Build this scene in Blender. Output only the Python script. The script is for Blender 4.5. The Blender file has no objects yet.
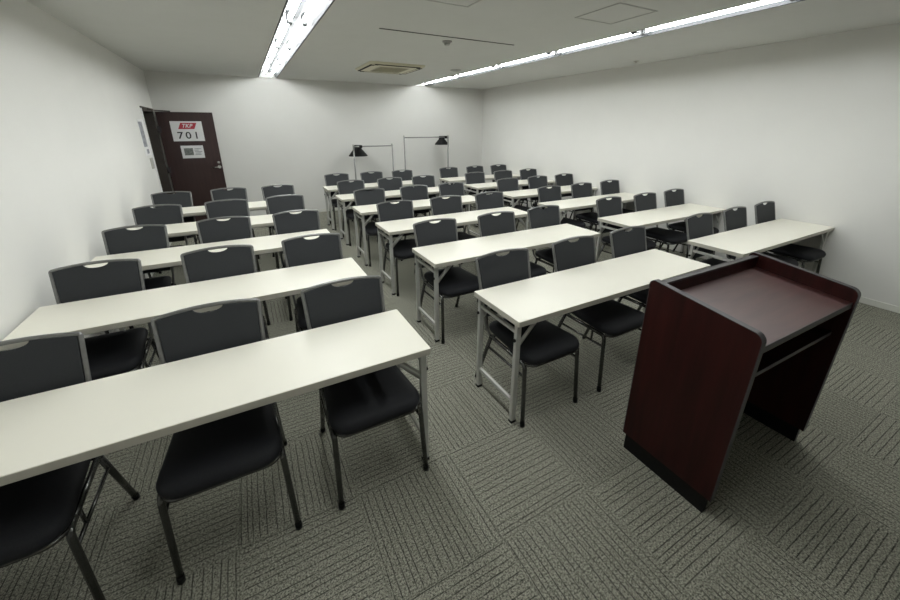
import bpy, bmesh, math, random
from mathutils import Vector, Matrix
random.seed(7)
C = bpy.context.scene.collection
PI = math.pi

# ------------------------------------------------------------------ materials
def new_mat(name):
    m = bpy.data.materials.new(name); m.use_nodes = True
    nt = m.node_tree; b = nt.nodes['Principled BSDF']
    return m, nt, b
def setp(b, col=None, rough=None, metal=None, coat=None, spec=None, coat_rough=None):
    if col is not None: b.inputs['Base Color'].default_value = (*col, 1)
    if rough is not None: b.inputs['Roughness'].default_value = rough
    if metal is not None: b.inputs['Metallic'].default_value = metal
    if coat is not None: b.inputs['Coat Weight'].default_value = coat
    if coat_rough is not None: b.inputs['Coat Roughness'].default_value = coat_rough
    if spec is not None: b.inputs['Specular IOR Level'].default_value = spec
def noisy(name, c1, c2, scale=20, rough=.6, metal=0, bump=0, detail=4, stretch=None, **k):
    m, nt, b = new_mat(name); setp(b, c1, rough, metal, **k)
    tc = nt.nodes.new('ShaderNodeTexCoord'); n = nt.nodes.new('ShaderNodeTexNoise')
    n.inputs['Scale'].default_value = scale; n.inputs['Detail'].default_value = detail
    src = tc.outputs['Object']
    if stretch:
        mp = nt.nodes.new('ShaderNodeMapping'); mp.inputs['Scale'].default_value = stretch
        nt.links.new(src, mp.inputs['Vector']); src = mp.outputs['Vector']
    nt.links.new(src, n.inputs['Vector'])
    r = nt.nodes.new('ShaderNodeValToRGB')
    r.color_ramp.elements[0].color = (*c1, 1); r.color_ramp.elements[1].color = (*c2, 1)
    r.color_ramp.elements[0].position = .3; r.color_ramp.elements[1].position = .7
    nt.links.new(n.outputs['Fac'], r.inputs['Fac']); nt.links.new(r.outputs['Color'], b.inputs['Base Color'])
    if bump:
        bp = nt.nodes.new('ShaderNodeBump'); bp.inputs['Strength'].default_value = bump; bp.inputs['Distance'].default_value = .002
        nt.links.new(n.outputs['Fac'], bp.inputs['Height']); nt.links.new(bp.outputs['Normal'], b.inputs['Normal'])
    return m
M = {}
M['wall'] = noisy('wall_paper', (.695, .69, .662), (.71, .705, .677), 3, .85, bump=.03)
M['ceil'] = noisy('ceiling_board', (.585, .59, .565), (.60, .605, .58), 5, .9)
M['base'] = noisy('baseboard_vinyl', (.66, .66, .61), (.68, .68, .63), 8, .5)
M['laminate'] = noisy('cream_laminate', (.835, .81, .715), (.85, .825, .73), 4, .37, spec=.38)
M['laminate_edge'] = noisy('beige_edge_band', (.52, .50, .43), (.55, .53, .46), 12, .5)
M['tablemetal'] = noisy('grey_painted_steel', (.50, .50, .47), (.54, .54, .51), 30, .38, .15)
M['chairmetal'] = noisy('chair_grey_steel', (.20, .20, .195), (.24, .24, .235), 40, .36, .55)
M['legmetal'] = noisy('chair_gunmetal_leg', (.085, .085, .08), (.11, .11, .105), 40, .24, .8)
M['chrome'] = noisy('chrome', (.62, .62, .6), (.66, .66, .64), 40, .22, .9)
M['fabric'] = noisy('black_vinyl_seat', (.0075, .008, .0105), (.012, .013, .016), 260, .72, bump=.12, spec=.35)
M['backfabric'] = noisy('charcoal_back_fabric', (.020, .0225, .026), (.028, .031, .035), 320, .75, bump=.15)
M['blackplastic'] = noisy('black_plastic', (.005, .005, .005), (.008, .008, .008), 50, .5, spec=.15)
M['standmetal'] = noisy('silver_tube', (.26, .26, .25), (.30, .30, .29), 40, .3, .6)
M['edge'] = noisy('dark_grey_edge_band', (.045, .040, .042), (.058, .052, .054), 30, .4, spec=.35)
M['doorwood'] = noisy('dark_brown_door', (.030, .014, .013), (.042, .020, .018), 5, .42, stretch=(6, 6, .6))
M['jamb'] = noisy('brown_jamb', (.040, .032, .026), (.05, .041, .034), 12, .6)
M['paper'] = noisy('white_paper', (.72, .72, .72), (.75, .75, .75), 9, .7)
M['greyprint'] = noisy('grey_print', (.16, .165, .18), (.38, .39, .42), 26, .7)
M['darkprint'] = noisy('dark_photo_print', (.05, .055, .05), (.28, .30, .28), 18, .6, stretch=(1, 1, 3))
M['ink'] = noisy('black_ink', (.03, .03, .03), (.035, .035, .035), 9, .7)
M['red'] = noisy('red_print', (.42, .03, .05), (.45, .04, .06), 9, .6)
M['acbody'] = noisy('cream_plastic', (.60, .57, .42), (.63, .60, .45), 10, .5)
M['acgrille'] = noisy('grille_plastic', (.40, .38, .28), (.44, .42, .32), 90, .6)
M['dark'] = noisy('dark_slot', (.03, .03, .025), (.04, .04, .03), 9, .8)
M['line'] = noisy('hatch_rim', (.40, .40, .38), (.43, .43, .41), 9, .6)
M['white'] = noisy('white_enamel', (.80, .81, .80), (.82, .83, .82), 9, .35)
M['reflector'] = noisy('darkened_reflector', (.045, .047, .050), (.049, .051, .054), 9, .55, spec=.2)  # pale trough coloured very dark to hold down the tubes' glare
M['holder'] = noisy('shade_dark_lamp_holder', (.030, .031, .033), (.034, .035, .037), 9, .45)  # shadow on the holders is put into their dark colour
M['switch'] = noisy('beige_switch_plate', (.42, .41, .37), (.46, .45, .41), 30, .5)

def mahogany():
    m, nt, b = new_mat('mahogany_laminate'); setp(b, rough=.4, spec=.22)
    tc = nt.nodes.new('ShaderNodeTexCoord'); mp = nt.nodes.new('ShaderNodeMapping')
    mp.inputs['Scale'].default_value = (9, 9, .9)
    w = nt.nodes.new('ShaderNodeTexNoise'); w.inputs['Scale'].default_value = 3; w.inputs['Detail'].default_value = 6
    r = nt.nodes.new('ShaderNodeValToRGB')
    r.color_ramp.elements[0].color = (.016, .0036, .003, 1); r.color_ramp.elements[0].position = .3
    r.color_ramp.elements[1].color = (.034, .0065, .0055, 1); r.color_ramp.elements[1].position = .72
    nt.links.new(tc.outputs['Object'], mp.inputs['Vector']); nt.links.new(mp.outputs['Vector'], w.inputs['Vector'])
    nt.links.new(w.outputs['Fac'], r.inputs['Fac']); nt.links.new(r.outputs['Color'], b.inputs['Base Color'])
    return m
M['mahogany'] = mahogany()
def desk_mat():
    m, nt, b = new_mat('mahogany_desktop'); setp(b, rough=.36, spec=.75)
    tc = nt.nodes.new('ShaderNodeTexCoord'); mp = nt.nodes.new('ShaderNodeMapping')
    mp.inputs['Scale'].default_value = (1.2, 9, 9)
    w = nt.nodes.new('ShaderNodeTexNoise'); w.inputs['Scale'].default_value = 3; w.inputs['Detail'].default_value = 6
    r = nt.nodes.new('ShaderNodeValToRGB')
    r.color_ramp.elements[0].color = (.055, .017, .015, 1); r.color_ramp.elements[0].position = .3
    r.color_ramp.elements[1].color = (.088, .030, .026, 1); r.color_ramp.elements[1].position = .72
    nt.links.new(tc.outputs['Object'], mp.inputs['Vector']); nt.links.new(mp.outputs['Vector'], w.inputs['Vector'])
    nt.links.new(w.outputs['Fac'], r.inputs['Fac']); nt.links.new(r.outputs['Color'], b.inputs['Base Color'])
    return m
M['desk'] = desk_mat()

def tube_mat(name, power):
    m, nt, b = new_mat(name); setp(b, (.9, .9, .9), .4)
    b.inputs['Emission Color'].default_value = (.97, 1.0, .985, 1)
    b.inputs['Emission Strength'].default_value = power
    return m
M['tube'] = tube_mat('fluorescent_tube', 38)
M['tube_bright'] = tube_mat('bright_fluorescent_tube', 41)
M['end_glow'] = tube_mat('added_end_tube_glow', 7)  # glow of the added end tubes, kept low to spare the back wall

TX, TY = 2.43, .22                  # a corner of the carpet tile grid
def carpet():
    m, nt, b = new_mat('carpet_tiles'); N = nt.nodes; L = nt.links
    setp(b, rough=.95, spec=.15)
    def math_(op, a, c=None, **k):
        n = N.new('ShaderNodeMath'); n.operation = op
        for i, v in enumerate((a, c)):
            if v is None: continue
            if isinstance(v, (int, float)): n.inputs[i].default_value = v
            else: L.new(v, n.inputs[i])
        return n.outputs[0]
    g = N.new('ShaderNodeNewGeometry'); s = N.new('ShaderNodeSeparateXYZ'); L.new(g.outputs['Position'], s.inputs[0])
    u = math_('MULTIPLY', math_('SUBTRACT', s.outputs['X'], TX), 2.0)
    v = math_('MULTIPLY', math_('SUBTRACT', s.outputs['Y'], TY), 2.0)
    iu, iv = math_('FLOOR', u), math_('FLOOR', v); fu, fv = math_('FRACT', u), math_('FRACT', v)
    ck = math_('FLOORED_MODULO', math_('ADD', iu, iv), 2.0)       # 0 or 1
    def mix(a, c, f):
        n = N.new('ShaderNodeMix'); n.data_type = 'FLOAT'; L.new(f, n.inputs[0]); L.new(a, n.inputs[2]); L.new(c, n.inputs[3]); return n.outputs[0]
    across = mix(fu, fv, ck); along = mix(fv, fu, ck)             # stripes turn by a quarter from tile to tile
    cell = N.new('ShaderNodeCombineXYZ'); L.new(iu, cell.inputs[0]); L.new(iv, cell.inputs[1])
    wn = N.new('ShaderNodeTexWhiteNoise'); wn.noise_dimensions = '3D'; L.new(cell.outputs[0], wn.inputs['Vector'])
    wob = N.new('ShaderNodeTexNoise'); wob.inputs['Scale'].default_value = 9; wob.inputs['Detail'].default_value = 1; L.new(g.outputs['Position'], wob.inputs['Vector'])
    ac = math_('ADD', across, math_('MULTIPLY', math_('SUBTRACT', wob.outputs['Fac'], .5), .012))
    w = math_('ADD', math_('MULTIPLY', ac, 16.5), math_('MULTIPLY', wn.outputs['Value'], 300.0))
    vo = N.new('ShaderNodeTexVoronoi'); vo.voronoi_dimensions = '1D'; vo.feature = 'DISTANCE_TO_EDGE'
    vo.inputs['Scale'].default_value = 1; vo.inputs['Randomness'].default_value = .85; L.new(w, vo.inputs['W'])
    def ss(x, a, c, o0, o1):
        n = N.new('ShaderNodeMapRange'); n.interpolation_type = 'SMOOTHSTEP'; L.new(x, n.inputs[0])
        for i, q in zip((1, 2, 3, 4), (a, c, o0, o1)): n.inputs[i].default_value = q
        return n.outputs[0]
    line = ss(vo.outputs['Distance'], .02, .11, 1, 0)
    # stripes stop a little short of the tile's ends
    e = math_('MINIMUM', along, math_('SUBTRACT', 1.0, along)); line = math_('MULTIPLY', line, ss(e, .01, .035, .15, 1))
    vn = N.new('ShaderNodeTexNoise'); vn.inputs['Scale'].default_value = 26; vn.inputs['Detail'].default_value = 2; L.new(g.outputs['Position'], vn.inputs['Vector'])
    line = math_('MULTIPLY', line, ss(vn.outputs['Fac'], .36, .58, .65, 1.15))
    # seams between tiles
    ea = math_('MINIMUM', across, math_('SUBTRACT', 1.0, across)); seam = ss(math_('MINIMUM', e, ea), .002, .009, .35, 0)
    dark = math_('MAXIMUM', line, seam)
    sp = N.new('ShaderNodeTexNoise'); sp.inputs['Scale'].default_value = 135; sp.inputs['Detail'].default_value = 4; sp.inputs['Roughness'].default_value = .85; L.new(g.outputs['Position'], sp.inputs['Vector'])
    r = N.new('ShaderNodeValToRGB'); r.color_ramp.elements[0].position = .40; r.color_ramp.elements[1].position = .60
    r.color_ramp.elements[0].color = (.055, .054, .042, 1); r.color_ramp.elements[1].color = (.43, .425, .35, 1)
    L.new(sp.outputs['Fac'], r.inputs['Fac'])
    tv = math_('ADD', math_('MULTIPLY', wn.outputs['Value'], .10), .95)
    hs = N.new('ShaderNodeHueSaturation'); L.new(r.outputs['Color'], hs.inputs['Color']); L.new(tv, hs.inputs['Value'])
    mx = N.new('ShaderNodeMix'); mx.data_type = 'RGBA'; L.new(math_('MULTIPLY', dark, .80), mx.inputs[0])
    L.new(hs.outputs['Color'], mx.inputs[6]); mx.inputs[7].default_value = (.032, .032, .026, 1)
    L.new(mx.outputs[2], b.inputs['Base Color'])
    bp = N.new('ShaderNodeBump'); bp.inputs['Strength'].default_value = .5; bp.inputs['Distance'].default_value = .003
    h = math_('SUBTRACT', sp.outputs['Fac'], dark); L.new(h, bp.inputs['Height']); L.new(bp.outputs['Normal'], b.inputs['Normal'])
    return m
M['carpet'] = carpet()

# ------------------------------------------------------------------ mesh helpers
def box(bm, lo, hi, bev=0, seg=2):
    lo, hi = Vector(lo), Vector(hi); c = (lo + hi) / 2; d = hi - lo
    r = bmesh.ops.create_cube(bm, size=1, matrix=Matrix.Translation(c) @ Matrix.Diagonal((*d, 1)))
    if bev:
        es = {e for v in r['verts'] for e in v.link_edges}
        bmesh.ops.bevel(bm, geom=list(es), offset=bev, segments=seg, affect='EDGES', profile=.5)
def tube(bm, pts, rad, n=10, ell=None, caps=True):
    pts = [Vector(p) for p in pts]; rings = []
    t0 = (pts[1] - pts[0]).normalized(); ref = Vector((1, 0, 0)) if abs(t0.x) < .9 else Vector((0, 1, 0))
    nrm = (ref - t0 * ref.dot(t0)).normalized()
    for i, p in enumerate(pts):
        if i == 0: t = t0
        elif i == len(pts) - 1: t = (pts[i] - pts[i - 1]).normalized()
        else: t = ((pts[i] - pts[i - 1]).normalized() + (pts[i + 1] - pts[i]).normalized()).normalized()
        nrm = (nrm - t * nrm.dot(t)).normalized(); bi = t.cross(nrm)
        rr = rad[i] if isinstance(rad, (list, tuple)) else rad
        a, b_ = (rr, rr) if not ell else (rr * ell[0], rr * ell[1])
        rings.append([bm.verts.new(p + nrm * (a * math.cos(2 * PI * k / n)) + bi * (b_ * math.sin(2 * PI * k / n))) for k in range(n)])
    for r0, r1 in zip(rings, rings[1:]):
        for k in range(n): bm.faces.new((r0[k], r0[(k + 1) % n], r1[(k + 1) % n], r1[k])).smooth = True
    if caps: bm.faces.new(rings[0][::-1]); bm.faces.new(rings[-1])
def rpath(pts, rad, seg=6):
    """polyline with rounded corners"""
    pts = [Vector(p) for p in pts]; out = [pts[0]]
    for i in range(1, len(pts) - 1):
        a, p, b_ = pts[i - 1], pts[i], pts[i + 1]
        r = min(rad, (a - p).length * .49, (b_ - p).length * .49)
        p0 = p + (a - p).normalized() * r; p1 = p + (b_ - p).normalized() * r
        for k in range(seg + 1):
            t = k / seg; out.append((1 - t) ** 2 * p0 + 2 * t * (1 - t) * p + t * t * p1)
    out.append(pts[-1]); return out
def rings_solid(bm, rings, smooth=True):
    vs = [[bm.verts.new(p) for p in r] for r in rings]; n = len(vs[0])
    for a, b_ in zip(vs, vs[1:]):
        for k in range(n): bm.faces.new((a[k], a[(k + 1) % n], b_[(k + 1) % n], b_[k])).smooth = smooth
    bm.faces.new(vs[0][::-1]); f = bm.faces.new(vs[-1]); f.smooth = smooth
def rounded_rect(x0, x1, y0, y1, r, seg=5):
    """r: one radius per corner, starting at x1,y0 counter-clockwise"""
    if isinstance(r, (int, float)): r = [r] * 4
    out = []
    for (cx, cy, a0), rr in zip(((x1, y0, -90), (x1, y1, 0), (x0, y1, 90), (x0, y0, 180)), r):
        sx = -1 if cx == x1 else 1; sy = 1 if cy == y0 else -1
        for k in range(seg + 1):
            a = math.radians(a0 + 90 * k / seg)
            out.append((cx + sx * rr + rr * math.cos(a), cy + sy * rr + rr * math.sin(a)))
    return out
def extrude_poly(bm, pts, fn, t0, t1, bev=0):
    """pts in 2-D; fn(u, v, t) -> 3-D"""
    a = [bm.verts.new(fn(u, v, t0)) for u, v in pts]; b_ = [bm.verts.new(fn(u, v, t1)) for u, v in pts]; n = len(pts)
    f0 = bm.faces.new(a[::-1]); f1 = bm.faces.new(b_)
    for k in range(n): bm.faces.new((a[k], a[(k + 1) % n], b_[(k + 1) % n], b_[k]))
    bmesh.ops.recalc_face_normals(bm, faces=bm.faces[:])
    if bev:
        es = set(f0.edges) | set(f1.edges)
        bmesh.ops.bevel(bm, geom=list(es), offset=bev, segments=2, affect='EDGES', profile=.5)
def lathe(bm, prof, c, n=20, axis=None):
    rings = [[Vector((c[0] + r * math.cos(2 * PI * k / n), c[1] + r * math.sin(2 * PI * k / n), c[2] + z)) for k in range(n)] for r, z in prof]
    rings_solid(bm, rings)
def obj(name, bm, m, parent=None, loc=None, smooth=False):
    me = bpy.data.meshes.new(name); bmesh.ops.recalc_face_normals(bm, faces=bm.faces[:]); bm.to_mesh(me); bm.free()
    me.materials.append(M[m] if isinstance(m, str) else m)
    o = bpy.data.objects.new(name, me); C.objects.link(o)
    if parent: o.parent = parent
    if loc: o.location = loc
    return o
def B(name, lo, hi, m, parent=None, bev=0):
    bm = bmesh.new(); box(bm, lo, hi, bev); return obj(name, bm, m, parent)
def tag(o, label, cat, group=None):
    o['label'] = label; o['category'] = cat
    if group: o['group'] = group
    return o
def thing(name, label, cat, loc=(0, 0, 0), group=None):
    o = bpy.data.objects.new(name, None); C.objects.link(o); o.location = loc; o.empty_display_size = .1
    return tag(o, label, cat, group)
def struct(o): o['kind'] = 'structure'; return o
def copy_tree(o, parent=None):
    c = o.copy(); C.objects.link(c)
    if parent: c.parent = parent
    for ch in list(o.children): copy_tree(ch, c)
    return c

# ------------------------------------------------------------------ the room
XL, XR, YB, YF, H = .506, 6.966, 6.908, -3.2, 2.543
struct(B('floor', (XL - .1, YF - .1, -.06), (XR + .1, YB + .1, 0), 'carpet'))
DY0, DY1, DZ = 5.985, 6.84, 1.957        # doorway in the left wall
bm = bmesh.new(); T = .16
box(bm, (XL - T, YF - .1, 0), (XL, DY0, H)); box(bm, (XL - T, DY1, 0), (XL, YB + .1, H)); box(bm, (XL - T, DY0, DZ), (XL, DY1, H))
struct(obj('wall_left', bm, 'wall'))
struct(B('wall_right', (XR, YF - .1, 0), (XR + .12, YB + .1, H), 'wall'))
struct(B('wall_back', (XL, YB, 0), (XR, YB + .12, H), 'wall'))
struct(B('wall_front', (XL, YF - .12, 0), (XR, YF, H), 'wall'))
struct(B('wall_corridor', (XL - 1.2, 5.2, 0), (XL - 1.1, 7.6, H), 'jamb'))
LX0, LX1, RX0, RX1 = 2.145, 2.455, 5.165, 5.445     # the two recessed light lines
LEND = 6.885
LS, RS = -.80, -.80                         # where the lines of lights begin, near the front wall
bm = bmesh.new()
for x0, x1 in ((XL - .1, LX0), (LX1, RX0), (RX1, XR + .1)): box(bm, (x0, YF - .1, H), (x1, YB + .1, H + .14))
for x0, x1, ys in ((LX0, LX1, LS), (RX0, RX1, RS)):
    box(bm, (x0, LEND, H), (x1, YB + .1, H + .14)); box(bm, (x0, YF - .1, H), (x1, ys, H + .14))
struct(obj('ceiling', bm, 'ceil'))
struct(B('baseboard_right', (XR - .008, YF, 0), (XR, YB, .06), 'base'))
struct(B('baseboard_back', (XL + .85, YB - .008, 0), (XR - .008, YB, .06), 'base'))
struct(B('baseboard_left', (XL, YF, 0), (XL + .008, DY0 - .05, .06), 'base'))

# door frame (dark inside, pale outer casing)
bm = bmesh.new()
box(bm, (XL - T, DY0, 0), (XL + .006, DY0 + .03, DZ)); box(bm, (XL - T, DY1 - .03, 0), (XL + .006, DY1, DZ)); box(bm, (XL - T, DY0 + .03, DZ - .03), (XL + .006, DY1 - .03, DZ))
tr = struct(obj('trim_1', bm, 'jamb'))
bm = bmesh.new()
box(bm, (XL, DY0 - .045, 0), (XL + .014, DY0 - .002, DZ + .0))
c = obj('casing', bm, 'paper', tr)
bm = bmesh.new(); box(bm, (XL + .014, DY0 - .028, 0), (XL + .016, DY0 - .018, DZ)); obj('casing_groove', bm, 'line', tr)
bm = bmesh.new(); box(bm, (XL, DY0 - .05, DZ), (XL + .016, DY1, DZ + .022)); obj('head_casing', bm, 'jamb', tr)

# door leaf, open flat against the back wall
dx0, dx1, dy, dz = XL + .030, 1.335, 6.835, 1.935
door = struct(B('door_1', (dx0, dy, .012), (dx1, dy + .04, dz), 'doorwood', bev=.002))
bm = bmesh.new(); box(bm, (1.215, dy - .008, .985), (1.315, dy, 1.075), .004)
h = obj('handle_plate', bm, 'chrome', door)
bm = bmesh.new(); tube(bm, rpath([(1.29, dy - .004, 1.02), (1.29, dy - .055, 1.02), (1.17, dy - .055, 1.015)], .02), .011); obj('lever_handle', bm, 'chrome', door)
bpy.data.objects.remove(h)
bm = bmesh.new(); tube(bm, [(1.29, dy, 1.02), (1.29, dy - .012, 1.02)], .028, 16); obj('handle_rose', bm, 'chrome', door)
bm = bmesh.new(); tube(bm, [(1.29, dy, 1.10), (1.29, dy - .014, 1.10)], .022, 16); obj('deadbolt', bm, 'chrome', door)
for z in (.25, 1.0, 1.66):
    bm = bmesh.new(); tube(bm, [(XL + .018, dy - .006, z - .05), (XL + .018, dy - .006, z + .05)], .009, 10); box(bm, (XL + .008, dy - .004, z - .05), (dx0 + .03, dy - .001, z + .05)); obj('hinge', bm, 'edge', door)
bm = bmesh.new(); tube(bm, [(XL + .02, 6.35, DZ + .0), (XL + .06, 6.45, DZ - .012), (.735, dy + .012, DZ - .012)], .010, 8)
obj('closer_arm', bm, 'jamb', door)

def text_mesh(name, txt, size, m, parent, loc, rot, shear=0, sx=1, bold=0, space=1.08):
    cu = bpy.data.curves.new(name, 'FONT'); cu.body = txt; cu.size = size; cu.align_x = 'CENTER'; cu.align_y = 'CENTER'
    cu.extrude = .0006; cu.shear = shear; cu.offset = bold; cu.resolution_u = 4; cu.space_character = space
    t = bpy.data.objects.new(name + '_tmp', cu); C.objects.link(t)
    dg = bpy.context.evaluated_depsgraph_get(); dg.update()
    me = bpy.data.meshes.new_from_object(t.evaluated_get(dg)); bpy.data.objects.remove(t)
    o = bpy.data.objects.new(name, me); C.objects.link(o); me.materials.clear(); me.materials.append(M[m])
    o.location = loc; o.rotation_euler = rot; o.scale = (sx, 1, 1); o.parent = parent
    return o
# room number sheet
s = B('room_number_sign', (.70, dy - .003, 1.468), (1.15, dy - .0005, 1.79), 'paper')
tag(s, 'white room number sheet with a red logo taped high on the dark door', 'sign')
bm = bmesh.new()
extrude_poly(bm, [(.800, 1.665), (1.030, 1.665), (1.075, 1.765), (.845, 1.765)], lambda u, v, t: (u, dy - .0032 - t, v), 0, .0012)
lg = obj('logo', bm, 'red', s)
text_mesh('logo_text', 'TKP', .084, 'paper', lg, (.925, dy - .0052, 1.714), (PI / 2, 0, 0), shear=.35, sx=.95, bold=.0016)
text_mesh('room_number', '701', .155, 'ink', s, (.925, dy - .0045, 1.557), (PI / 2, 0, 0), sx=1.1, bold=.0022, space=1.35)
# picture notice beneath
s = B('notice_sheet', (.775, dy - .003, 1.185), (1.10, dy - .0005, 1.395), 'paper')
tag(s, 'small white notice with a dark landscape picture, taped below the room number', 'notice')
B('picture', (.815, dy - .0042, 1.235), (.945, dy - .003, 1.352), 'darkprint', s)
bm = bmesh.new()
for k, (a, w) in enumerate(((.965, .10), (.965, .06), (.965, .11), (.975, .08), (.965, .09))): box(bm, (a, dy - .0042, 1.345 - k * .024 - .010), (a + w, dy - .003, 1.345 - k * .024))
obj('text_lines', bm, 'greyprint', s)
# sheets on the left wall beside the doorway
s = B('wall_notice', (XL + .001, 5.55, 1.31), (XL + .004, 5.915, 1.80), 'paper')
tag(s, 'tall white notice with grey picture on left wall beside the doorway', 'notice')
B('printed_picture', (XL + .004, 5.56, 1.43), (XL + .0052, 5.78, 1.765), 'greyprint', s)
B('small_picture', (XL + .004, 5.66, 1.335), (XL + .0052, 5.80, 1.395), 'greyprint', s)
sw = B('light_switch', (XL + .0005, 5.72, 1.12), (XL + .012, 5.88, 1.27), 'switch', bev=.003)
tag(sw, 'beige switch plate on the left wall below the tall notice', 'light switch')
for k in range(2): B('switch_button', (XL + .012, 5.745 + k * .065, 1.15), (XL + .017, 5.79 + k * .065, 1.24), 'line', sw, bev=.001)

# ------------------------------------------------------------------ ceiling items
def fixture(xc, w, y0, y1, label, yend=None):
    t = thing('ceiling_light', label, 'ceiling light', (xc, (y0 + y1) / 2, H), 'recessed twin tube lights'); L = (y1 - y0) / 2 - .002; hw = w / 2 - .001
    bm = bmesh.new()            # trough with sloping sides, open below
    sec = [(-hw, 0), (-hw + .014, 0), (-.085, .088), (.085, .088), (hw - .014, 0), (hw, 0), (hw, .105), (-hw, .105)]
    extrude_poly(bm, sec, lambda u, v, q: (u, q, v), -L, L)
    obj('housing', bm, 'reflector', t)
    if yend:
        bm = bmesh.new(); e = yend - (y0 + y1) / 2 - .002; extrude_poly(bm, sec, lambda u, v, q: (u, q, v), L, e); obj('end_section', bm, 'reflector', t)
        for x in (-.062, .062): bm = bmesh.new(); tube(bm, [(x, L + .028, .0365), (x, e - .012, .0365)], .0165, 14); obj('added_short_tube', bm, 'end_glow', t)  # short glowing tubes added so that the trough's end looks lit
    bm = bmesh.new(); box(bm, (-.028, -L, .055), (.028, L, .089), .004); obj('ballast_cover', bm, 'reflector', t)
    for x in (-.062, .062):
        bm = bmesh.new(); tube(bm, [(x, -L + .034, .0365), (x, L - .034, .0365)], .0165, 14); obj('tube_lamp', bm, 'tube_bright' if xc < 3 else 'tube', t)
        for s_ in (-1, 1):
            bm = bmesh.new(); box(bm, (x - .022, min(s_ * (L - .001), s_ * (L - .034)), -.002), (x + .022, max(s_ * (L - .001), s_ * (L - .034)), .088), .006)
            obj('lamp_holder', bm, 'holder', t)
    return t
ys = [-.80, .40, 1.61, 2.80, 4.02, 5.27, 6.49, LEND]
onum = ['nearest the camera', 'second from the front', 'third from the front', 'fourth from the front', 'second from the back wall', 'last one at the back wall']
for (x0, x1, nm) in ((LX0, LX1, 'left'), (RX0, RX1, 'right')):
    for k in range(6):
        # the stretch of the lines behind the picture's top edge is needed only as the room's light
        fixture((x0 + x1) / 2, x1 - x0, ys[k], ys[k + 1], 'white twin-tube light in the %s ceiling line, %s' % (nm, onum[k]), LEND if k == 5 else None)

ac = thing('ceiling_air_conditioner', 'cream four-way cassette air conditioner in the ceiling between the light lines', 'air conditioner', (3.84, 4.73, H))
bm = bmesh.new(); rings = []
for ins, z in ((0, 0), (0, -.012), (.03, -.03), (.05, -.034)):
    rings.append([(x, y, z) for x, y in rounded_rect(-.42 + ins, .42 - ins, -.42 + ins, .42 - ins, .05)])
rings_solid(bm, rings, False); obj('panel', bm, 'acbody', ac)
bm = bmesh.new(); box(bm, (-.23, -.23, -.040), (.23, .23, -.033), .003)
for k in range(15): box(bm, (-.21, -.21 + k * .0295, -.044), (.21, -.205 + k * .0295, -.039))
obj('intake_grille', bm, 'acgrille', ac)
for a in range(4):
    R_ = Matrix.Rotation(a * PI / 2, 4, 'Z')
    bm = bmesh.new(); box(bm, (-.34, -.392, -.037), (.34, -.330, -.0300)); bm.transform(R_); f = obj('air_outlet', bm, 'dark', ac)
    bm = bmesh.new(); box(bm, (-.285, -.362, -.040), (.285, -.332, -.0365), .001); bm.transform(R_); obj('flap', bm, 'acbody', f)
s = B('ceiling_slot', (2.98, 2.568, H - .004), (4.52, 2.586, H), 'dark'); tag(s, 'long thin dark slot track running across the ceiling before the air conditioner', 'ceiling track')
def hatch(x0, y0, x1, y1, label):
    t = thing('ceiling_access_hatch', label, 'access hatch', ((x0 + x1) / 2, (y0 + y1) / 2, H)); w, d = (x1 - x0) / 2, (y1 - y0) / 2
    bm = bmesh.new()
    for lo, hi in (((-w, -d), (w, -d + .014)), ((-w, d - .014), (w, d)), ((-w, -d + .014), (-w + .014, d - .014)), ((w - .014, -d + .014), (w, d - .014))):
        box(bm, (lo[0], lo[1], -.004), (hi[0], hi[1], 0))
    obj('rim', bm, 'line', t); B('cover', (-w + .018, -d + .018, -.002), (w - .018, d - .018, 0), 'ceil', t)
hatch(4.30, 1.04, 4.74, 1.48, 'square ceiling access hatch beside the right light line')
hatch(2.93, 1.22, 3.375, 1.66, 'square ceiling access hatch cut by the top edge, left of the other')
t = thing('smoke_detector', 'small round smoke detector on the ceiling by the thin slot', 'smoke detector', (3.78, 2.76, H))
bm = bmesh.new(); lathe(bm, [(.05, 0), (.05, -.012), (.04, -.018)], (0, 0, 0), 24); obj('base', bm, 'line', t)
bm = bmesh.new(); lathe(bm, [(.032, -.018), (.030, -.036), (.016, -.044)], (0, 0, 0), 20); obj('sensor_head', bm, 'line', t)
t = thing('ceiling_diffuser', 'flat round grey ceiling diffuser beside the right light line', 'diffuser', (4.86, 4.50, H))
bm = bmesh.new(); lathe(bm, [(.085, 0), (.085, -.008), (.06, -.014)], (0, 0, 0), 24); d_ = obj('disc', bm, 'line', t)
bm = bmesh.new(); lathe(bm, [(.045, -.014), (.045, -.020), (.01, -.022)], (0, 0, 0), 20); obj('centre_cap', bm, 'line', d_)
t = thing('sprinkler_head', 'tiny round sprinkler head in the ceiling near the right wall', 'sprinkler', (6.65, 2.62, H))
bm = bmesh.new(); lathe(bm, [(.036, 0), (.036, -.005), (.014, -.008), (.012, -.02), (.02, -.022)], (0, 0, 0), 18); obj('rosette', bm, 'switch', t)

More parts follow.
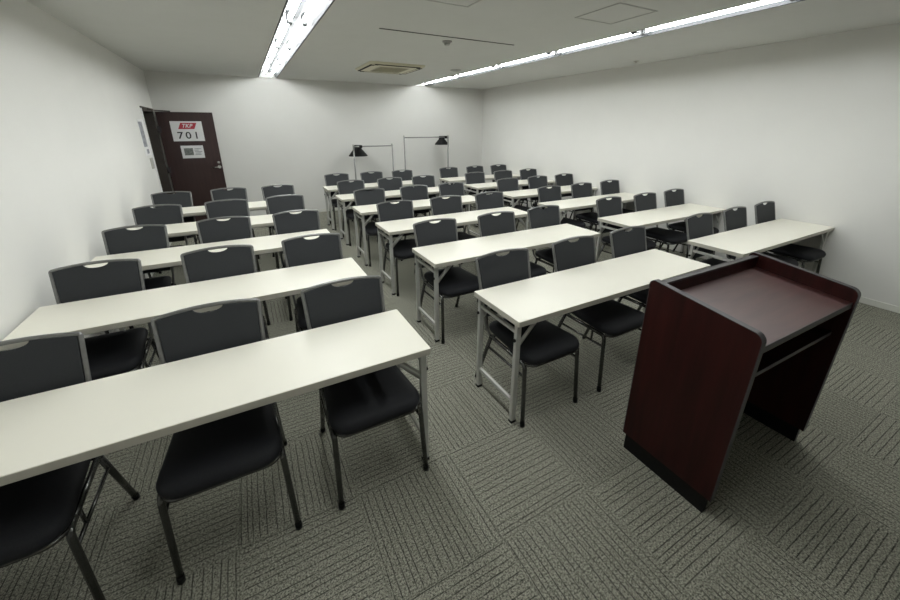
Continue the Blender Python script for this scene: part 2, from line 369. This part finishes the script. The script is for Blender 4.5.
# ------------------------------------------------------------------ folding table
TL, TD, TH = 1.808, .452, .70
def make_table():
    t = thing('folding_table', '', 'table')
    bm = bmesh.new()
    rings_solid(bm, [[(x, y, z) for x, y in rounded_rect(i, TL - i, i, TD - i, .006, 2)] for i, z in ((.0012, TH - .003), (.0012, TH - .0008), (.002, TH))], False)
    top = obj('tabletop', bm, 'laminate', t)
    bm = bmesh.new()
    rings_solid(bm, [[(x, y, z) for x, y in rounded_rect(i, TL - i, i, TD - i, .006, 2)] for i, z in ((.002, TH - .034), (0, TH - .032), (0, TH - .003))], False)
    obj('edge_band', bm, 'laminate_edge', top)
    bm = bmesh.new()
    for y in (.060, TD - .085): box(bm, (.12, y, TH - .056), (TL - .12, y + .025, TH - .034), .003)
    obj('under_rail', bm, 'tablemetal', t)
    for s_ in (0, 1):
        X = (lambda x: x) if s_ == 0 else (lambda x: TL - x)
        def bx(bm, x0, y0, z0, x1, y1, z1, bev=0): a, b_ = X(x0), X(x1); box(bm, (min(a, b_), y0, z0), (max(a, b_), y1, z1), bev)
        for y in (.028, TD - .028 - .026):
            bm = bmesh.new(); bx(bm, .012, y, .014, .044, y + .026, TH - .034, .004); lg = obj('leg', bm, 'tablemetal', t)
            bm = bmesh.new(); bx(bm, .010, y - .002, 0, .046, y + .028, .018, .003); obj('foot_cap', bm, 'blackplastic', lg)
            bm = bmesh.new(); c_ = X(.012); d_ = X(.004); tube(bm, [(c_, y + .013, .565), (d_, y + .013, .565)], .010, 10); obj('hinge_knob', bm, 'blackplastic', lg)
            bm = bmesh.new(); tube(bm, [(X(.034), y + .013, .525), (X(.165), y + .013, TH - .036)], .015, 4, ell=(1.1, .55)); obj('brace', bm, 'tablemetal', t)
        bm = bmesh.new(); bx(bm, .018, .054, .135, .036, TD - .054, .160, .003); obj('lower_crossbar', bm, 'tablemetal', t)
        bm = bmesh.new(); bx(bm, .018, .054, .600, .036, TD - .054, .622, .003); obj('upper_crossbar', bm, 'tablemetal', t)
    return t

# ------------------------------------------------------------------ chair (faces -Y, origin on the floor under it)
def make_chair():
    t = thing('banquet_chair', '', 'chair')
    # seat cushion
    bm = bmesh.new()
    def out(i, z, bulge=0):
        p = rounded_rect(-.214 + i, .214 - i, -.275 + i, .205 - i, [.080 - i * .3, .05 - i * .3, .05 - i * .3, .080 - i * .3], 6)
        return [(x * (1 - .17 * max(0, y + .08) / .285), y, z - .012 * max(0, (-y - .20) / .075) ** 2) for x, y in p]
    rings_solid(bm, [out(.02, .412), out(.006, .418), out(0, .432), out(.001, .446), out(.008, .458), out(.022, .466), out(.05, .471), out(.09, .473)])
    obj('seat', bm, 'fabric', t)
    # lean of the back: z .50 -> .868, y .205 -> .335
    def P(x, z, off=0):           # point on the leaning back plane
        k = (z - .45) / .435; y = .186 + .108 * k + .010 * k * k
        return Vector((x, y - off * .965, z + off * .26))
    WT, WB = .2085, .194           # half widths top / bottom
    def hw(z): return WB + (WT - WB) * (z - .45) / .435
    zt = .877; arch = .019
    # upholstered panel with a half-round hand hole under the top rail
    prof = []
    zb = .505
    def edge_top(x): return zt - .0015 + arch * (1 - (x / WT) ** 2)
    n = 10; hwid = .060
    pts = [(-hw(zb) + .012, zb), (hw(zb) - .012, zb), (hw(zt) - .009, zt - .007)]
    for k in range(1, 6): x = (hw(zt) - .010) * (1 - k / 5) + hwid * (k / 5); pts.append((x, edge_top(x) - .004))
    for k in range(1, 12): a = PI * k / 12; pts.append((hwid * math.cos(a), edge_top(hwid) - .004 - .023 * math.sin(a)))
    for k in range(0, 6): x = -hwid * (1 - k / 5) - (hw(zt) - .010) * (k / 5); pts.append((x, edge_top(x) - .004))
    pts[-1] = (-hw(zt) + .009, zt - .007)
    # split in height so that the panel follows the bend of the back: straight lean is enough at this bend
    bm = bmesh.new(); extrude_poly(bm, pts, lambda u, v, q: P(u, v, q), -.005, .010, .004)
    obj('backrest', bm, 'backfabric', t)
    # frame round the back
    bm = bmesh.new()
    path = [(-WB + .004, .13, .395), (-WB, .178, .43), (-WB - .001, .190, .47)]
    path += [P(-hw(z), z) for z in (.52, .62, .72, .83)]
    corner = [P(-hw(zt), zt)]
    topc = [P(WT * (k / 4), zt + arch * (1 - (k / 4) ** 2)) for k in (-3, -2, -1, 0, 1, 2, 3)]
    rt = [Vector((-p[0], p[1], p[2])) for p in map(Vector, path[::-1])]
    full = path + corner + topc + [P(hw(zt), zt)] + rt
    # round only the two upper corners
    fl = [Vector(p) for p in full]; o2 = []
    for i, p in enumerate(fl):
        if i in (len(path), len(path) + 8):
            a, b_ = fl[i - 1], fl[i + 1]; r = .010
            p0 = p + (a - p).normalized() * r; p1 = p + (b_ - p).normalized() * r
            for k in range(4): q = k / 3; o2.append((1 - q) ** 2 * p0 + 2 * q * (1 - q) * p + q * q * p1)
        else: o2.append(p)
    tube(bm, o2, .0100, 8, ell=(.95, .95)); obj('back_frame', bm, 'chairmetal', t)
    # seat frame: two side rails, front and rear bars
    bm = bmesh.new()
    for s_ in (-1, 1): tube(bm, [(s_ * (WB - .002), .135, .397), (s_ * .200, -.05, .402), (s_ * .204, -.19, .402)], .012, 8)
    tube(bm, rpath([(-.202, -.215, .402), (-.17, -.262, .405), (.17, -.262, .405), (.202, -.215, .402)], .03, 4), .0085, 8)
    tube(bm, [(-.196, .12, .402), (.196, .12, .402)], .010, 8)
    obj('seat_frame', bm, 'legmetal', t)
    for s_ in (-1, 1):
        bm = bmesh.new(); tube(bm, rpath([(s_ * .203, -.17, .402), (s_ * .205, -.226, .402), (s_ * .216, -.255, .010)], .05, 6), .0125, 10)
        lg = obj('leg', bm, 'legmetal', t)
        bm = bmesh.new(); tube(bm, [(s_ * .2162, -.2555, 0), (s_ * .2155, -.253, .03)], .0145, 10); obj('foot_cap', bm, 'blackplastic', lg)
        bm = bmesh.new(); tube(bm, [(s_ * .196, .125, .392), (s_ * .206, .262, .010)], .0125, 10)
        lg = obj('leg', bm, 'legmetal', t)
        bm = bmesh.new(); tube(bm, [(s_ * .206, .2655, 0), (s_ * .2055, .256, .03)], .0145, 10); obj('foot_cap', bm, 'blackplastic', lg)
        bm = bmesh.new(); tube(bm, [(s_ * .206, -.230, .325), (s_ * .200, .152, .312)], .0075, 8); tube(bm, [(s_ * .205, -.13, .322), (s_ * .203, -.13, .395)], .007, 8)
        obj('stretcher', bm, 'legmetal', t)
    return t

table0 = make_table(); chair0 = make_chair(); used = [False, False]
rows = {'L': [.215, 1.227, 2.235, 3.245, 4.255], 'M': [.208, 1.218, 2.250, 3.250, 4.255, 5.265], 'R': [.220, 1.240, 2.262, 3.250, 4.244, 5.262]}
colx = {'L': .527, 'M': 2.849, 'R': 5.154}
bank = {'L': 'left-wall bank', 'M': 'centre bank', 'R': 'right-wall bank'}
ordn = ['front-row', 'second-row', 'third-row', 'fourth-row', 'fifth-row', 'sixth-row']
cx = {'L': [.276, .920, 1.540], 'M': [.275, .926, 1.539], 'R': [.275, .915, 1.535]}
seatn = {'L': ['wall-side', 'middle', 'aisle-side'], 'M': ['left', 'middle', 'right'], 'R': ['aisle-side', 'middle', 'wall-side']}
for c_ in 'LMR':
    for r_, y in enumerate(rows[c_]):
        t = table0 if not used[0] else copy_tree(table0); used[0] = True
        t.location = (colx[c_], y, 0)
        last = r_ == len(rows[c_]) - 1
        rn = ordn[r_] if not last else 'backmost'
        tag(t, 'long cream folding table, %s of the %s' % (rn, bank[c_]), 'table', 'cream folding tables in rows')
        for k in range(3):
            ch = chair0 if not used[1] else copy_tree(chair0); used[1] = True
            j = random.Random(r_ * 31 + k * 7 + ord(c_))
            ch.location = (colx[c_] + cx[c_][k] - (.012 if (c_, r_, k) == ('L', 0, 0) else 0) + (j.uniform(-.003, .003) if r_ else 0), y + .237 + (j.uniform(-.012, .012) if r_ else 0), 0)
            ch.rotation_euler = (0, 0, j.uniform(-.005, .005) if r_ else 0)
            tag(ch, 'black chair with grey frame, %s seat at the %s table of the %s' % (seatn[c_][k], rn, bank[c_]), 'chair', 'black chairs at the tables')

# ------------------------------------------------------------------ lectern
lx0, lx1 = 3.300, 4.212
t = thing('lectern', 'dark mahogany lectern with raised sides and open back, standing alone at right', 'lectern', ((lx0 + lx1) / 2, -.41, 0))
def W(x): return x - (lx0 + lx1) / 2
outline = rounded_rect(-.245, .232, .095, 1.0, [.012, .03, .045, .012][0:4], 6)
def side_outline():      # (y, z); the top edge slopes down towards the speaker
    pts = [(-.232, .090), (.222, .090), (.226, .955)]
    def arc(cy, cz, r, a0, a1, n=6): return [(cy + r * math.cos(math.radians(a0 + (a1 - a0) * k / n)), cz + r * math.sin(math.radians(a0 + (a1 - a0) * k / n))) for k in range(n + 1)]
    pts += arc(.203, .972, .025, 0, 80)
    pts += arc(-.204, .906, .036, 98, 176)
    return pts
for s_ in (0, 1):
    x0 = W(lx0) if s_ == 0 else W(lx1) - .030
    so = side_outline()
    bm = bmesh.new(); extrude_poly(bm, so, lambda u, v, q: (x0 + q, u, v), 0.0015, .0285)
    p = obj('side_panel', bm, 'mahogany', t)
    # edge band, a slightly proud strip round the outline
    bm = bmesh.new(); n = len(so); cc = Vector((0, .5))
    pr = []
    for i in range(n):
        a, b0, c0 = Vector(so[i - 1]), Vector(so[i]), Vector(so[(i + 1) % n]); d1 = (b0 - a).normalized(); d2 = (c0 - b0).normalized()
        nn = (Vector((d1.y, -d1.x)) + Vector((d2.y, -d2.x))).normalized(); pr.append(b0 + nn * .003)
    for i in range(2, n):
        j = (i + 1) % n; q0, q1, i0, i1 = pr[i], pr[j], Vector(so[i]), Vector(so[j])
        if i == n - 1: j = 0
        vs = []
        for xx in (x0, x0 + .030): vs.append([bm.verts.new((xx, *w)) for w in (i0, i1, q1, q0)])
        a, b_ = vs
        bm.faces.new(a); bm.faces.new(b_[::-1])
        for k in range(4): bm.faces.new((a[k], a[(k + 1) % 4], b_[(k + 1) % 4], b_[k]))
    i0, i1, q0, q1 = Vector(so[1]), Vector(so[2]), pr[1], pr[2]
    vs = [[bm.verts.new((xx, *w)) for w in (i0, i1, q1, q0)] for xx in (x0, x0 + .030)]
    a, b_ = vs; bm.faces.new(a); bm.faces.new(b_[::-1])
    for k in range(4): bm.faces.new((a[k], a[(k + 1) % 4], b_[(k + 1) % 4], b_[k]))
    obj('edge_band', bm, 'edge', p)
    B('plinth', (x0 + .002, -.215, 0), (x0 + .028, .205, .092), 'blackplastic', t)
ix0, ix1 = W(lx0) + .0295, W(lx1) - .0295
B('front_panel', (ix0, .185, .10), (ix1, .210, .975), 'mahogany', t)
B('top_edge_strip', (ix0, .183, .975), (ix1, .2125, .985), 'edge', t)
bm = bmesh.new()
z0 = lambda y: .872 + (y + .235) * .115
extrude_poly(bm, [(-.228, z0(-.228)), (.184, z0(.184)), (.184, z0(.184) - .022), (-.228, z0(-.228) - .022)], lambda u, v, q: (q, u, v), ix0, ix1)
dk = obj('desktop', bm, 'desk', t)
bm = bmesh.new(); box(bm, (ix0, -.233, z0(-.228) - .028), (ix1, -.228, z0(-.228) + .002), .0015); obj('desktop_edge', bm, 'edge', dk)
t.rotation_euler = (0, 0, -.018)
sh = B('shelf', (ix0, -.196, .682), (ix1, .184, .698), 'mahogany', t)
B('shelf_edge', (ix0, -.200, .680), (ix1, -.196, .700), 'edge', sh)

# ------------------------------------------------------------------ lamp stands by the back wall
def lamp_stand(xa, xb, y, zt, lamp_x, dia, label, lamp_label, flip):
    t = thing('lamp_stand', label, 'stand', ((xa + xb) / 2, y, 0), 'inverted U stands by the back wall')
    w = (xb - xa) / 2
    for s_ in (-1, 1):
        bm = bmesh.new(); tube(bm, [(s_ * w, 0, .02), (s_ * w, 0, zt)], .0155, 10); p = obj('pole', bm, 'standmetal', t)
        bm = bmesh.new(); lathe(bm, [(.019, -.0), (.019, .03), (.012, .034)], (s_ * w, 0, zt), 12); obj('pole_cap', bm, 'tablemetal', p)
        bm = bmesh.new(); box(bm, (s_ * w - .02, -.20, 0), (s_ * w + .02, .20, .022), .005); obj('foot', bm, 'tablemetal', t)
    bm = bmesh.new(); tube(bm, [(-w, 0, zt - .012), (w, 0, zt - .012)], .0125, 10); obj('crossbar', bm, 'standmetal', t)
    l = thing('clip_lamp', lamp_label, 'lamp', (lamp_x, y, zt - .012), 'black clip lamps on the stands')
    r = dia / 2; h = dia * .52; oy = r + .024
    bm = bmesh.new()
    prof_o = [(r * .36, .02), (r * .40, .012), (r * .42, -h * .30), (r * .55, -h * .42), (r * .98, -h * .92), (r, -h)]
    prof_i = [(r * .97, -h + .002), (r * .93, -h * .90), (r * .50, -h * .42), (r * .36, -h * .28)]
    rings_solid(bm, [[Vector((q * math.cos(2 * PI * k / 28), oy + q * math.sin(2 * PI * k / 28), z)) for k in range(28)] for q, z in prof_o + prof_i])
    obj('lamp_shade', bm, 'blackplastic', l)
    bm = bmesh.new(); lathe(bm, [(r * .12, -h * .3), (r * .22, -h * .5), (r * .26, -h * .65), (r * .14, -h * .82)], (0, oy, 0), 14); obj('bulb', bm, 'white', l)
    bm = bmesh.new(); tube(bm, [(0, .014, .019), (0, oy - r * .30, .012)], .008, 8); obj('arm', bm, 'blackplastic', l)
    bm = bmesh.new(); box(bm, (-.03, -.030, -.030), (.03, -.0135, .022), .003); box(bm, (-.03, -.030, .0135), (.03, .018, .024), .003); obj('clip', bm, 'blackplastic', l)
lamp_stand(3.625, 4.43, 6.40, 1.345, 3.765, .38, 'low silver inverted U stand by the back wall behind the centre bank', 'black clip lamp on the left end of the lower stand', 1)
lamp_stand(4.70, 5.735, 6.40, 1.50, 5.672, .32, 'tall silver inverted U stand by back wall, right of the lower one', 'black clip lamp on the right end of the taller stand', 1)

# ------------------------------------------------------------------ camera, world, view
cam = bpy.data.cameras.new('camera'); co = bpy.data.objects.new('camera', cam); C.objects.link(co)
co.location = (1.7037, -1.1389, 1.6745)
ya, pi_, ro = math.radians(-28.399), math.radians(-18.936), math.radians(-.084)
f = Vector((-math.sin(ya) * math.cos(pi_), math.cos(ya) * math.cos(pi_), math.sin(pi_)))
r = Vector((math.cos(ya), math.sin(ya), 0)); u = r.cross(f)
r2 = r * math.cos(ro) + u * math.sin(ro); u2 = u * math.cos(ro) - r * math.sin(ro)
m = Matrix((r2, u2, -f)).transposed(); co.rotation_euler = m.to_euler()
cam.sensor_width = 36; cam.sensor_fit = 'HORIZONTAL'; cam.lens = 368.855 / 900 * 36
cam.shift_x = 0; cam.shift_y = (254.63 - 300) / 900
cam.clip_start = .02; cam.clip_end = 100
sc = bpy.context.scene; sc.camera = co
w = bpy.data.worlds.new('world'); sc.world = w; w.use_nodes = True
w.node_tree.nodes['Background'].inputs[0].default_value = (.5, .5, .5, 1); w.node_tree.nodes['Background'].inputs[1].default_value = .02
sc.view_settings.view_transform = 'Standard'; sc.view_settings.look = 'None'; sc.view_settings.gamma = 1
sc.view_settings.use_curve_mapping = False; sc.view_settings.exposure = .39
sc.cycles.use_denoising = True
sc.cycles.max_bounces = 10; sc.cycles.diffuse_bounces = 6
